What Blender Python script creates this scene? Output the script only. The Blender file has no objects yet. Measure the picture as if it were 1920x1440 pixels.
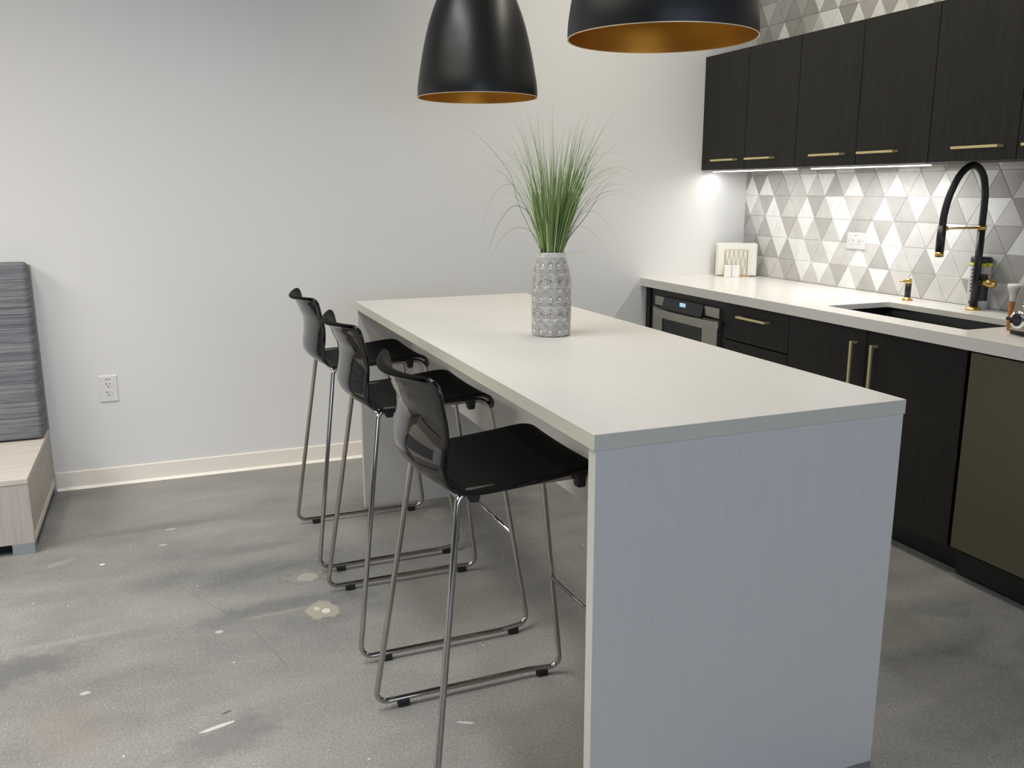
import bpy, bmesh, math, random
from mathutils import Vector, Matrix
C = bpy.context.scene.collection
SC = bpy.context.scene
R = math.radians
random.seed(7)

# ------------------------------------------------------------------ camera
def make_camera():
    cd = bpy.data.cameras.new('camera'); co = bpy.data.objects.new('camera', cd); C.objects.link(co)
    yaw, pitch, roll = R(21.4695), R(-12.4567), R(-0.1551)
    fwd = Vector((math.sin(yaw)*math.cos(pitch), math.cos(yaw)*math.cos(pitch), math.sin(pitch)))
    right = Vector((math.cos(yaw), -math.sin(yaw), 0)); up = right.cross(fwd)
    r2 = math.cos(roll)*right + math.sin(roll)*up; u2 = -math.sin(roll)*right + math.cos(roll)*up
    m = Matrix((r2, u2, -fwd)).transposed().to_4x4(); m.translation = (-3.1845, -4.377, 1.355)
    co.matrix_world = m
    cd.sensor_width = 36; cd.lens = 1658.71/1920*36; cd.clip_start = .05
    SC.camera = co
make_camera()

# ------------------------------------------------------------------ light
vs = SC.view_settings
vs.view_transform = 'Standard'; vs.look = 'None'; vs.gamma = 1; vs.exposure = 0.0; vs.use_curve_mapping = False
w = bpy.data.worlds.new('world'); SC.world = w; w.use_nodes = True
w.node_tree.nodes['Background'].inputs[0].default_value = (.62, .74, 1, 1)
w.node_tree.nodes['Background'].inputs[1].default_value = .3
SC.cycles.max_bounces = 8; SC.cycles.diffuse_bounces = 4; SC.cycles.glossy_bounces = 4
SC.cycles.sample_clamp_indirect = 4; SC.cycles.caustics_reflective = False; SC.cycles.caustics_refractive = False
def area(name, loc, size, power, col, target=None, rot=None, spread=180):
    l = bpy.data.lights.new(name, 'AREA'); l.shape = 'RECTANGLE'; l.size, l.size_y = size
    l.energy = power; l.color = col; l.spread = R(spread)
    o = bpy.data.objects.new(name, l); C.objects.link(o); o.location = loc
    if target: o.rotation_euler = (Vector(target)-Vector(loc)).to_track_quat('-Z', 'Y').to_euler()
    elif rot: o.rotation_euler = rot
    return o
WARM = (1, .955, .885)
CEIL = 3.1
# recessed lights in the ceiling, an added wall washer last, and daylight through the rear windows: (x, y, length in x, length in y, power, colour)
LIGHTS = [
 (-4.3, -1.9, .3, 2.0, 22, (1, .88, .68)),
 (-3.3, -2.1, .3, 1.6, 25, (.93, .97, 1)),
 (-1.0, -2.0, .3, 1.1, 13, (1, .95, .79)),
 (-6.6, -2.5, 1.6, 3.4, 200, (1, .99, .965)),
 (-1.1, -.8, .8, .2, 11, (1, .94, .78)),  # added wall washer without a known fixture, brightens the right of the back wall
]
for x, y, sx, sy, p, c in LIGHTS: area('ceiling_and_wash_lamp', (x, y, CEIL-.06), (sx, sy), p, c, spread=140)
WINDOW = 116
area('window_light', (-3.2, -8.85, 1.6), (5.4, 1.9), WINDOW, (.69, .79, 1), rot=(R(90), 0, 0))
STRIP = (1.12, 3.4)
# the two strips under the wall cabinets are lit in their own builder

# ------------------------------------------------------------------ node helpers
class E:
    """tiny expression builder: python arithmetic -> Math nodes"""
    def __init__(s, nt, sock): s.nt, s.s = nt, sock
    def op(s, o, b=None, c=None, rev=False):
        n = s.nt.nodes.new('ShaderNodeMath'); n.operation = o
        a = [s] + ([b] if b is not None else []) + ([c] if c is not None else [])
        if rev: a = [b, s]
        for i, x in enumerate(a):
            if isinstance(x, E): s.nt.links.new(x.s, n.inputs[i])
            else: n.inputs[i].default_value = x
        return E(s.nt, n.outputs[0])
    def __add__(s, b): return s.op('ADD', b)
    __radd__ = __add__
    def __sub__(s, b): return s.op('SUBTRACT', b)
    def __rsub__(s, b): return s.op('SUBTRACT', b, rev=True)
    def __mul__(s, b): return s.op('MULTIPLY', b)
    __rmul__ = __mul__
    def __truediv__(s, b): return s.op('DIVIDE', b)
    def lt(s, b): return s.op('LESS_THAN', b)
    def gt(s, b): return s.op('GREATER_THAN', b)
    def abs(s): return s.op('ABSOLUTE')
    def frac(s): return s.op('FRACT')
    def sqrt(s): return s.op('SQRT')
    def sin(s): return s.op('SINE')
    def max(s, b): return s.op('MAXIMUM', b)
    def min(s, b): return s.op('MINIMUM', b)
    def clamp(s): return s.op('MAXIMUM', 0.0).op('MINIMUM', 1.0)

def lin(c):
    f = lambda v: v/12.92 if v <= .04045 else ((v+.055)/1.055)**2.4
    return tuple(f(v/255) for v in c)
def mat(name, rgb=None, rough=.5, metal=0., spec=.5, coat=0., **k):
    m = bpy.data.materials.new(name); m.use_nodes = True
    b = m.node_tree.nodes['Principled BSDF']
    if rgb is not None: b.inputs['Base Color'].default_value = (*rgb, 1)
    b.inputs['Roughness'].default_value = rough; b.inputs['Metallic'].default_value = metal
    b.inputs['Specular IOR Level'].default_value = spec
    if coat: b.inputs['Coat Weight'].default_value = coat; b.inputs['Coat Roughness'].default_value = .03
    for kk, v in k.items(): b.inputs[kk.replace('_', ' ')].default_value = v
    m.diffuse_color = (*(rgb or (.5, .5, .5)), 1)
    return m
def P(m): return m.node_tree.nodes['Principled BSDF']
def coords(m, scale=(1, 1, 1), kind='Object', rot=(0, 0, 0)):
    nt = m.node_tree; t = nt.nodes.new('ShaderNodeTexCoord'); mp = nt.nodes.new('ShaderNodeMapping')
    mp.inputs['Scale'].default_value = scale; mp.inputs['Rotation'].default_value = rot
    nt.links.new(t.outputs[kind], mp.inputs[0]); return mp.outputs[0]
def noise(m, vec, scale, detail=4, rough=.55, dist=0.):
    nt = m.node_tree; n = nt.nodes.new('ShaderNodeTexNoise')
    n.inputs['Scale'].default_value = scale; n.inputs['Detail'].default_value = detail
    n.inputs['Roughness'].default_value = rough; n.inputs['Distortion'].default_value = dist
    nt.links.new(vec, n.inputs['Vector']); return n.outputs['Fac']
def ramp(m, fac, stops):
    nt = m.node_tree; n = nt.nodes.new('ShaderNodeValToRGB'); el = n.color_ramp.elements
    while len(el) < len(stops): el.new(.5)
    for e, (p, c) in zip(el, stops): e.position = p; e.color = (*c, 1)
    nt.links.new(fac, n.inputs[0]); return n.outputs[0]
def mixc(m, fac, a, b, mode='MIX'):
    nt = m.node_tree; n = nt.nodes.new('ShaderNodeMix'); n.data_type = 'RGBA'; n.blend_type = mode
    for s, v in ((n.inputs[0], fac), (n.inputs[6], a), (n.inputs[7], b)):
        if isinstance(v, E): v = v.s
        if hasattr(v, 'links'): nt.links.new(v, s)
        elif isinstance(v, (int, float)): s.default_value = v
        else: s.default_value = (*v, 1)
    return n.outputs[2]
def setc(m, sock): m.node_tree.links.new(sock, P(m).inputs['Base Color'])
def bump(m, h, strength=.2, dist=.002):
    nt = m.node_tree; n = nt.nodes.new('ShaderNodeBump'); n.inputs['Strength'].default_value = strength; n.inputs['Distance'].default_value = dist
    nt.links.new(h.s if isinstance(h, E) else h, n.inputs['Height']); nt.links.new(n.outputs[0], P(m).inputs['Normal'])
def grain(name, a, b, axis, rough=.45, fine=1., spec=.4):
    """straight wood grain running along axis"""
    m = mat(name, a, rough, spec=spec)
    sc = [38*fine]*3; sc[axis] = 1.1
    n1 = noise(m, coords(m, sc), 3.0, 5, .6, .25)
    sc2 = [130*fine]*3; sc2[axis] = 2.6
    n2 = noise(m, coords(m, sc2), 3.0, 3, .6)
    nt = m.node_tree
    f = E(nt, n1)*.55 + E(nt, n2)*.45
    setc(m, ramp(m, f.s, [(.32, a), (.68, b)]))
    bump(m, f, .08, .001)
    return m

# ------------------------------------------------------------------ materials
M = {}
M['wall'] = mat('painted_wall', lin((230, 228, 225)), .62, spec=.25)
bump(M['wall'], noise(M['wall'], coords(M['wall']), 260, 3), .05, .001)
M['ceiling'] = mat('ceiling_paint', lin((200, 200, 198)), .9)
M['dim'] = mat('dimmed_far_wall', lin((120, 120, 122)), .8)  # dimness of the unseen room put into its wall colour, for dark reflections
M['base'] = mat('baseboard_vinyl', lin((246, 238, 226)), .45)
M['lamA'] = grain('island_top_laminate', lin((213, 209, 204)), lin((206, 202, 197)), 1, .42)
M['lamV'] = grain('island_panel_laminate', lin((208, 205, 199)), lin((202, 199, 193)), 2, .45)
M['edge'] = grain('island_edge_band', lin((206, 203, 190)), lin((195, 192, 176)), 1, .45)
M['black_wood'] = grain('black_stained_oak', lin((25, 24, 23)), lin((43, 41, 38)), 2, .5, .55, .3)
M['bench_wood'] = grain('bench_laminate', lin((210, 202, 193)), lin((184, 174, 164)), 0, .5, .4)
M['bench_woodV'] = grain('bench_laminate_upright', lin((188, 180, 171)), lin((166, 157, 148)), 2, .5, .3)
M['shell'] = mat('gloss_black_plastic', (.0025, .0026, .003), .045, spec=.5)
M['seat_top'] = mat('satin_black_plastic', (.0020, .0020, .0020), .5, spec=.05)
M['chrome'] = mat('chrome', (.43, .415, .39), .08, 1)
M['rubber'] = mat('black_rubber', (.008, .008, .008), .6)
M['lamp_black'] = mat('lamp_black_paint', (.0045, .0047, .005), .36, spec=.5)
M['lamp_gold'] = mat('lamp_gold_lining', lin((208, 150, 58)), .42, .85)
M['lamp_rim'] = mat('lamp_rim_highlight', lin((240, 222, 190)), .35, .5)  # gold rim paled to cream, its highlight put into the colour
M['brass'] = mat('brushed_brass', lin((214, 178, 104)), .3, 1)
M['brass_dull'] = mat('satin_brass', lin((236, 220, 164)), .42, .8)
M['quartz'] = mat('white_quartz', lin((232, 228, 223)), .22, spec=.45)
M['sink'] = mat('black_granite', (.0022, .0022, .0024), .5, spec=.06)
M['steel'] = mat('stainless_steel', lin((176, 174, 166)), .33, 1)
n = noise(M['steel'], coords(M['steel'], (4, 4, 320)), 4, 3); bump(M['steel'], n, .05, .0005)
M['steel_dark'] = mat('dishwasher_steel', lin((132, 127, 112)), .36, 1)
n = noise(M['steel_dark'], coords(M['steel_dark'], (300, 300, 3)), 4, 3); bump(M['steel_dark'], n, .05, .0005)
M['black'] = mat('black_plastic', (.006, .006, .006), .4)
M['black_glass'] = mat('black_glass', (.012, .012, .013), .08, spec=.5)
M['panel'] = mat('control_panel_black', (.018, .018, .02), .25)
M['white_plastic'] = mat('white_plastic', lin((228, 226, 221)), .35)
M['ink'] = mat('grey_print', lin((90, 90, 90)), .6)
M['ink_light'] = mat('pale_print', lin((88, 88, 90)), .6)
M['slot'] = mat('slot_black', (.004, .004, .004), .7)
M['paper'] = mat('paper_napkin', lin((240, 237, 226)), .9, spec=.1)
M['ceramic'] = mat('white_ceramic', lin((236, 234, 230)), .25)
M['cap_black'] = mat('cap_black', (.012, .012, .013), .4)
M['yellow'] = mat('yellow_plastic', lin((222, 226, 40)), .4)
M['canister'] = mat('canister_grey', lin((196, 203, 202)), .35)
M['amber'] = mat('amber_syrup', lin((190, 120, 40)), .12, spec=.5, Transmission_Weight=.35)
M['clear'] = mat('clear_glass', (.95, .95, .95), .03, Transmission_Weight=1.)
M['foot'] = mat('bench_foot_grey', lin((150, 154, 156)), .4, .3)
M['board'] = mat('bench_back_board', lin((150, 145, 138)), .6)
M['trim_pale'] = mat('bench_trim', lin((214, 207, 192)), .5)
M['chromium'] = mat('polished_chrome', (.85, .85, .85), .06, 1)
M['frame_dark'] = mat('window_frame', lin((60, 60, 62)), .5)
M['soil'] = mat('dark_moss', lin((52, 40, 30)), .9)
M['led'] = mat('led_diffuser', (.9, .88, .84), .5)
P(M['led']).inputs['Emission Color'].default_value = (1, .95, .86, 1); P(M['led']).inputs['Emission Strength'].default_value = 6
M['display'] = mat('lit_display', lin((120, 180, 215)), .3)
P(M['display']).inputs['Emission Color'].default_value = (*lin((178, 216, 238)), 1); P(M['display']).inputs['Emission Strength'].default_value = .75
for i, (n_, c) in enumerate(dict(tileW=(248, 247, 242), tileL=(219, 215, 209), tileM=(192, 188, 182), tileD=(172, 168, 161)).items()):
    m = mat(n_, lin(c), .24, spec=.5); M[n_] = m
    f = noise(m, coords(m), 14, 3)
    nt = m.node_tree
    setc(m, ramp(m, f, [(.3, tuple(x*.93 for x in lin(c))), (.7, tuple(min(1, x*1.05) for x in lin(c)))]))
M['grout'] = mat('grout', lin((202, 198, 191)), .85)

def floor_mat():
    m = mat('polished_concrete', (.15, .15, .14), .42, spec=.42); nt = m.node_tree
    base = coords(m)
    big = noise(m, coords(m, (.8, 1.5, 1), rot=(0, 0, R(-18))), .95, 3, .5, .5)
    mid = noise(m, coords(m, (1, 1.7, 1), rot=(0, 0, R(-20))), 3.4, 5, .6, .3)
    fine = noise(m, base, 60, 6, .75)
    f = E(nt, big)*.62 + E(nt, mid)*.34 + E(nt, fine)*.14
    col = ramp(m, f.s, [(.40, lin((99, 100, 99))), (.50, lin((124, 123, 120))), (.58, lin((136, 134, 130))), (.70, lin((150, 147, 142)))])
    gr = E(nt, noise(m, base, 150, 4, .7)); gr2 = E(nt, noise(m, coords(m, (1, 1, 1), rot=(0, 0, .6)), 420, 2, .6))
    gn = nt.nodes.new('ShaderNodeVectorMath'); gn.operation = 'SCALE'; nt.links.new(col, gn.inputs[0])
    nt.links.new(((gr-.5)*1.5 + (gr2-.5)*.9 + 1.0).s, gn.inputs['Scale']); col = gn.outputs[0]
    # pale aggregate specks
    v = nt.nodes.new('ShaderNodeTexVoronoi'); v.inputs['Scale'].default_value = 95; nt.links.new(base, v.inputs['Vector'])
    vd = E(nt, v.outputs['Distance']); sep = nt.nodes.new('ShaderNodeSeparateColor'); nt.links.new(v.outputs['Color'], sep.inputs[0])
    sp = vd.lt(.2)*E(nt, sep.outputs[0]).gt(.7)
    col = mixc(m, sp*.45, col, lin((186, 184, 178)))
    v2 = nt.nodes.new('ShaderNodeTexVoronoi'); v2.inputs['Scale'].default_value = 17; nt.links.new(base, v2.inputs['Vector'])
    s2 = nt.nodes.new('ShaderNodeSeparateColor'); nt.links.new(v2.outputs['Color'], s2.inputs[0])
    col = mixc(m, E(nt, v2.outputs['Distance']).lt(.06)*E(nt, s2.outputs[1]).gt(.8)*.8, col, lin((214, 212, 206)))
    # filler patches and scuffs, each at its own place on the slab
    xyz = nt.nodes.new('ShaderNodeSeparateXYZ'); nt.links.new(base, xyz.inputs[0])
    X, Y = E(nt, xyz.outputs[0]), E(nt, xyz.outputs[1])
    wob = (E(nt, noise(m, base, 22, 5, .65)) - .5)
    def patch(cx, cy, rx, ry, c, amt, a=0.):
        global _
        nonlocal col
        ca, sa = math.cos(a), math.sin(a)
        dx = ((X-cx)*ca + (Y-cy)*sa)/rx; dy = ((Y-cy)*ca - (X-cx)*sa)/ry
        d = (dx*dx + dy*dy).sqrt() + wob*1.5
        k = ((1.1 - d)*(6 if rx < .08 else 1.6)).clamp()*amt
        col = mixc(m, k, col, lin(c))
        return d
    # old blotches in the slab
    patch(-2.92, -1.555, .20, .060, (92, 94, 96), .55, .03)
    patch(-3.10, -1.60, .12, .05, (98, 99, 100), .40, .2)
    patch(-3.70, -1.70, .26, .10, (88, 89, 90), .60, .25)
    patch(-3.13, -2.26, .17, .09, (100, 100, 102), .45, .35)
    patch(-2.97, -1.03, .22, .05, (98, 98, 98), .40, .05)
    patch(-3.30, -.66, .30, .045, (98, 98, 98), .45, .02)
    patch(-3.54, -1.56, .20, .018, (172, 170, 165), .22, .06)
    patch(-3.50, -2.08, .11, .16, (158, 140, 128), .22, .3)
    d = patch(-2.80, -1.36, .105, .085, (146, 143, 134), .45)
    col = mixc(m, (((d-.72).abs()*-9 + 1).clamp())*.5, col, lin((96, 94, 88)))
    patch(-2.79, -1.37, .040, .030, (178, 172, 156), .5)
    patch(-2.785, -1.645, .050, .060, (176, 168, 150), .65)
    patch(-2.775, -1.655, .014, .016, (220, 214, 200), .8)
    patch(-2.80, -1.63, .010, .014, (214, 206, 190), .7)
    patch(-2.92, -1.612, .15, .010, (160, 155, 140), .4, .06)
    patch(-2.17, -.94, .062, .066, (160, 157, 150), .6)
    patch(-3.15, -2.20, .046, .008, (206, 205, 200), .85, .25)
    patch(-3.12, -2.14, .013, .005, (60, 60, 56), .8, .4)
    patch(-3.48, -.978, .010, .008, (226, 224, 220), .95)
    patch(-3.62, -.90, .05, .02, (160, 160, 156), .35, .6)
    patch(-3.27, -.865, .014, .006, (206, 204, 200), .7)
    patch(-3.24, -.70, .018, .008, (186, 184, 180), .7)
    patch(-2.545, -2.42, .024, .005, (206, 205, 200), .8, -.5)
    patch(-3.11, -1.675, .014, .008, (206, 204, 198), .7)
    patch(-3.477, -1.90, .014, .010, (196, 194, 188), .7)
    # faint hairlines
    l1 = ((X*.88 + Y*.475 + 3.447).abs()*-300 + 1).clamp()*X.lt(-3.07)*X.gt(-3.19)
    l2 = ((X*.968 + Y*.25 + 3.337).abs()*-300 + 1).clamp()*X.lt(-2.94)*X.gt(-3.01)
    col = mixc(m, l1.max(l2)*.45, col, lin((84, 84, 82)))
    setc(m, col)
    rr = nt.nodes.new('ShaderNodeMapRange'); nt.links.new(mid, rr.inputs[0]); rr.inputs[3].default_value = .34; rr.inputs[4].default_value = .55
    nt.links.new(rr.outputs[0], P(m).inputs['Roughness'])
    bump(m, fine, .12, .0015)
    return m
M['floor'] = floor_mat()

def fabric_mat():
    m = mat('striped_grey_fabric', lin((96, 99, 104)), .85, spec=.2); nt = m.node_tree
    a = noise(m, coords(m, (1.0, 1.0, 190)), 2.2, 4, .7)
    b = noise(m, coords(m, (7, 7, 420)), 2.0, 3, .6)
    c = noise(m, coords(m, (.6, .6, 40)), 2.0, 2, .5)
    f = E(nt, a)*.55 + E(nt, b)*.3 + E(nt, c)*.25
    setc(m, ramp(m, f.s, [(.40, lin((70, 72, 76))), (.53, lin((108, 110, 114))), (.66, lin((150, 152, 154)))]))
    bump(m, b, .15, .001)
    return m
M['fabric'] = fabric_mat()

def vase_mat():
    m = mat('patterned_glazed_ceramic', (.5, .5, .48), .3, spec=.5); nt = m.node_tree
    t = nt.nodes.new('ShaderNodeTexCoord'); s = nt.nodes.new('ShaderNodeSeparateXYZ'); nt.links.new(t.outputs['UV'], s.inputs[0])
    U, V = E(nt, s.outputs[0]), E(nt, s.outputs[1])      # U turn 0..1, V height in metres
    cell = .0302
    x = (((U*13).frac()) - .5)*cell
    x2 = (((U*13 + .5).frac()) - .5)*cell
    per = .1025
    q = (V/per).frac()*per
    ax, ax2 = x.abs(), x2.abs()
    def ell(xx, cx, qq, cq, rx, ry):
        a = (xx-cx)/rx; b = (qq-cq)/ry
        return (a*a + b*b).sqrt()
    dark = None
    def add(v):
        nonlocal dark
        dark = v if dark is None else dark.max(v)
    # pointed arches with a teardrop
    g = ax*1.25 + (q-.012).max(0.)*.85
    inA = g.lt(.0245)*q.lt(.036)*q.gt(.003)
    ring = ((g/.0046 + .1).frac().lt(.36))*inA
    tw = ell(x, 0., q, .0145, .0052, .0095)
    add(ring*tw.gt(1.0)); add(ell(x, 0., q, .0125, .0021, .0042).lt(1.))
    add((tw-1.08).abs().lt(.12))
    # diamonds with a fine net inside
    dm = ax2*1.0 + (q-.0365).abs()*1.1
    inD = dm.lt(.0142)
    net = ((((x2+q)/.0036).frac().lt(.38)).max(((x2-q)/.0036).frac().lt(.38)))*dm.lt(.0098)
    add(net*.75); add((dm-.0142).abs().lt(.0009)); add((dm-.0108).abs().lt(.0006))
    # scallop fans
    r = ell(x, 0., q, .044, 1., 1.)
    inF = r.lt(.0135)*q.gt(.0455)*dm.gt(.0142)
    add((r/.0042).frac().lt(.36)*inF*.9)
    add(((x/(r+.001))*6.).frac().lt(.3)*inF*r.gt(.006)*r.lt(.0105)*.7)
    # tall arches
    q3 = (q-.0635)
    r3 = ell(x, 0., q3, .0, 1., 2.1)
    inT = q3.gt(0.)*q3.lt(.036)*r3.lt(.0148)
    add((r3/.0030).frac().lt(.40)*inT)
    r4 = ell(x2, 0., q3, .012, 1., 1.5)
    add(((r4-.0032).abs().lt(.0009))*q3.gt(0.)*r3.gt(.0148))
    add(ell(x, 0., q3, .009, .0024, .0055).lt(1.))
    st = (ax2/.0011).frac().lt(.45)*q3.gt(.018)*q3.lt(.036)*r3.gt(.0148)
    add(st*.55)
    # wavy bands
    wv = ((U*13*2*math.pi).sin())*.0011
    for z0 in (.0605, .1000, .0018):
        add(((q - z0 - wv).abs().lt(.0010))*.9)
    # crosshatch collar and plain lip
    col_ = V.gt(.232)*V.lt(.2465)
    cr = (((x+V*1.0)/.0085).frac().lt(.28)).max(((x-V*1.0)/.0085).frac().lt(.28))
    d = dark*(1-col_)*V.lt(.2465) + col_*cr*.8
    n_ = E(nt, noise(m, coords(m), 60, 4)); soft = E(nt, noise(m, coords(m), 220, 2))
    lines = ((soft-.5)*.5 + d).clamp()
    ground = ramp(m, n_.s, [(.35, lin((172, 168, 162))), (.6, lin((210, 207, 201)))])
    col = mixc(m, tw.lt(1.0)*V.lt(.232), ground, lin((226, 223, 215)))
    col = mixc(m, ((dm-.0124).abs().lt(.0011)), col, lin((222, 219, 211)))
    col = mixc(m, lines*.8, col, lin((72, 69, 64)))
    setc(m, col)
    bump(m, 1-d, .35, .0012)
    return m
M['vase'] = vase_mat()

def grass_mat():
    m = mat('grass_blade', lin((86, 128, 58)), .5, spec=.3); nt = m.node_tree
    g = nt.nodes.new('ShaderNodeNewGeometry')
    c = ramp(m, g.outputs['Random Per Island'], [(0., lin((84, 108, 58))), (.45, lin((126, 152, 90))), (.8, lin((160, 182, 116))), (1., lin((212, 222, 164)))])
    setc(m, c)
    P(m).inputs['Subsurface Weight'].default_value = 0
    return m
M['grass'] = grass_mat()

# ------------------------------------------------------------------ mesh helpers
def obj(name, bm, m=None, parent=None, smooth=None, bevel=0, seg=2):
    me = bpy.data.meshes.new(name)
    if smooth is not None:
        for f in bm.faces: f.smooth = True
        if smooth < 180:
            for e in bm.edges:
                if len(e.link_faces) == 2 and e.calc_face_angle(0) > R(smooth): e.smooth = False
    bm.to_mesh(me); bm.free()
    for x in (m if isinstance(m, (list, tuple)) else [m]):
        if x: me.materials.append(x)
    o = bpy.data.objects.new(name, me); C.objects.link(o)
    if parent: o.parent = parent
    if bevel:
        b = o.modifiers.new('bevel', 'BEVEL'); b.width = bevel; b.segments = seg; b.limit_method = 'ANGLE'; b.angle_limit = R(40)
        b.harden_normals = False
    return o
def box(bm, lo, hi, mi=0):
    x0, y0, z0 = lo; x1, y1, z1 = hi
    v = [bm.verts.new(p) for p in ((x0, y0, z0), (x1, y0, z0), (x1, y1, z0), (x0, y1, z0), (x0, y0, z1), (x1, y0, z1), (x1, y1, z1), (x0, y1, z1))]
    fs = []
    for q in ((0, 3, 2, 1), (4, 5, 6, 7), (0, 1, 5, 4), (1, 2, 6, 5), (2, 3, 7, 6), (3, 0, 4, 7)):
        f = bm.faces.new([v[i] for i in q]); f.material_index = mi; fs.append(f)
    return v
def bxm(lo, hi):
    bm = bmesh.new(); box(bm, [min(a, b) for a, b in zip(lo, hi)], [max(a, b) for a, b in zip(lo, hi)]); return bm
def boxo(name, lo, hi, m, parent=None, bevel=0): return obj(name, bxm(lo, hi), m, parent, bevel=bevel)
def prism(bm, pts, axis, a, b):
    """extrude a closed 2-D outline along axis from a to b"""
    def mk(p, t):
        q = [p[0], p[1]]; q.insert(axis, t); return bm.verts.new(q)
    A = [mk(p, a) for p in pts]; B = [mk(p, b) for p in pts]; n = len(pts)
    bm.faces.new(A[::-1]); bm.faces.new(B)
    for i in range(n): bm.faces.new((A[i], A[(i+1) % n], B[(i+1) % n], B[i]))
    bmesh.ops.recalc_face_normals(bm, faces=bm.faces)
def fillet(pts, rad, closed=False, n=7):
    pts = [Vector(p) for p in pts]; out = []; N = len(pts)
    for i, p in enumerate(pts):
        r = rad[i] if isinstance(rad, (list, tuple)) else rad
        if (not closed and i in (0, N-1)) or r <= 0: out.append(p); continue
        a = (pts[i-1]-p); b = (pts[(i+1) % N]-p); la, lb = a.length, b.length; a.normalize(); b.normalize()
        ang = a.angle(b); d = min(r/math.tan(ang/2), la*.49, lb*.49); rr = d*math.tan(ang/2)
        c = p + (a+b).normalized()*(rr/math.sin(ang/2))
        s, e = p+a*d-c, p+b*d-c; th = s.angle(e)
        for k in range(n+1):
            t = k/n
            out.append(c + (s*math.sin((1-t)*th)+e*math.sin(t*th))/math.sin(th))
    return out
def tube(bm, pts, r, seg=10, closed=False, caps=True):
    pts = [Vector(p) for p in pts]; N = len(pts); rings = []
    rs = r if isinstance(r, (list, tuple)) else [r]*N
    tang = []
    for i in range(N):
        a = pts[(i-1) % N] if (closed or i > 0) else pts[i]; b = pts[(i+1) % N] if (closed or i < N-1) else pts[i]
        tang.append((b-a).normalized())
    u = tang[0].orthogonal().normalized()
    for i in range(N):
        t = tang[i]; u = (u - t*u.dot(t)).normalized(); v = t.cross(u)
        rings.append([bm.verts.new(pts[i] + (u*math.cos(2*math.pi*k/seg) + v*math.sin(2*math.pi*k/seg))*rs[i]) for k in range(seg)])
    M_ = N if closed else N-1
    for i in range(M_):
        A, B = rings[i], rings[(i+1) % N]
        off = 0
        if closed and i == N-1:
            off = min(range(seg), key=lambda o: (A[0].co-B[o].co).length)
        for k in range(seg):
            bm.faces.new((A[k], A[(k+1) % seg], B[(k+1+off) % seg], B[(k+off) % seg]))
    if caps and not closed:
        bm.faces.new(rings[0][::-1]); bm.faces.new(rings[-1])
    return bm
def tubeo(name, pts, r, m, parent=None, seg=10, closed=False):
    return obj(name, tube(bmesh.new(), pts, r, seg, closed), m, parent, smooth=50)
def lathe(bm, prof, seg=48, c=(0, 0, 0), uv=False, close=False):
    c = Vector(c); rings = []
    for r, z in prof:
        if r < 1e-6: rings.append([bm.verts.new(c+Vector((0, 0, z)))])
        else: rings.append([bm.verts.new(c+Vector((r*math.cos(2*math.pi*k/seg), r*math.sin(2*math.pi*k/seg), z))) for k in range(seg)])
    lay = bm.loops.layers.uv.new('UVMap') if uv else None
    for i in range(len(prof)-1):
        A, B = rings[i], rings[i+1]
        for k in range(seg):
            k2 = (k+1) % seg
            if len(A) == 1 and len(B) == 1: continue
            if len(A) == 1: vs_ = (A[0], B[k2], B[k]); us = ((k+.5, i), (k+1, i+1), (k, i+1))
            elif len(B) == 1: vs_ = (A[k], A[k2], B[0]); us = ((k, i), (k+1, i), (k+.5, i+1))
            else: vs_ = (A[k], A[k2], B[k2], B[k]); us = ((k, i), (k+1, i), (k+1, i+1), (k, i+1))
            f = bm.faces.new(vs_)
            if uv:
                for l, (a, b) in zip(f.loops, us): l[lay].uv = (a/seg, prof[b][1])
    return bm
def latheo(name, prof, m, parent=None, c=(0, 0, 0), seg=48, uv=False, smooth=35):
    return obj(name, lathe(bmesh.new(), prof, seg, c, uv), m, parent, smooth=smooth)
def cyl(bm, a, b, r, seg=20): return tube(bm, [a, b], r, seg)
def text(name, s, size, loc, rot, m, parent):
    cu = bpy.data.curves.new(name, 'FONT'); cu.body = s; cu.size = size; cu.align_x = 'CENTER'; cu.extrude = .0002
    t = bpy.data.objects.new(name+'_curve', cu); C.objects.link(t)
    dg = bpy.context.evaluated_depsgraph_get(); me = bpy.data.meshes.new_from_object(t.evaluated_get(dg))
    bpy.data.objects.remove(t); bpy.data.curves.remove(cu)
    me.materials.clear(); me.materials.append(m)
    o = bpy.data.objects.new(name, me); C.objects.link(o); o.location = loc; o.rotation_euler = rot; o.parent = parent
    return o
def tag(o, label, cat, group=None):
    o['label'] = label; o['category'] = cat
    if group: o['group'] = group
    return o
def thing(name, loc, label, cat, group=None, rz=0):
    o = bpy.data.objects.new(name, None); C.objects.link(o); o.location = loc; o.rotation_euler = (0, 0, rz); o.empty_display_size = .1
    return tag(o, label, cat, group)
def struct(o): o['kind'] = 'structure'; return o
def dup(root, loc, rz, label):
    r = root.copy(); C.objects.link(r); r.location = loc; r.rotation_euler = (0, 0, rz); r['label'] = label
    def rec(a, b):
        for ch in list(a.children):
            c = ch.copy(); C.objects.link(c); c.parent = b; rec(ch, c)
    rec(root, r); return r
def spline(pts, n=6):
    """Catmull-Rom through points (any dimension)"""
    P_ = [Vector(p) for p in pts]; P_ = [P_[0]*2-P_[1]] + P_ + [P_[-1]*2-P_[-2]]; out = []
    for i in range(1, len(P_)-2):
        for k in range(n):
            t = k/n; a, b, c, d = P_[i-1:i+3]
            out.append(.5*((2*b)+(c-a)*t+(2*a-5*b+4*c-d)*t*t+(3*b-a-3*c+d)*t**3))
    out.append(P_[-2]); return out

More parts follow.
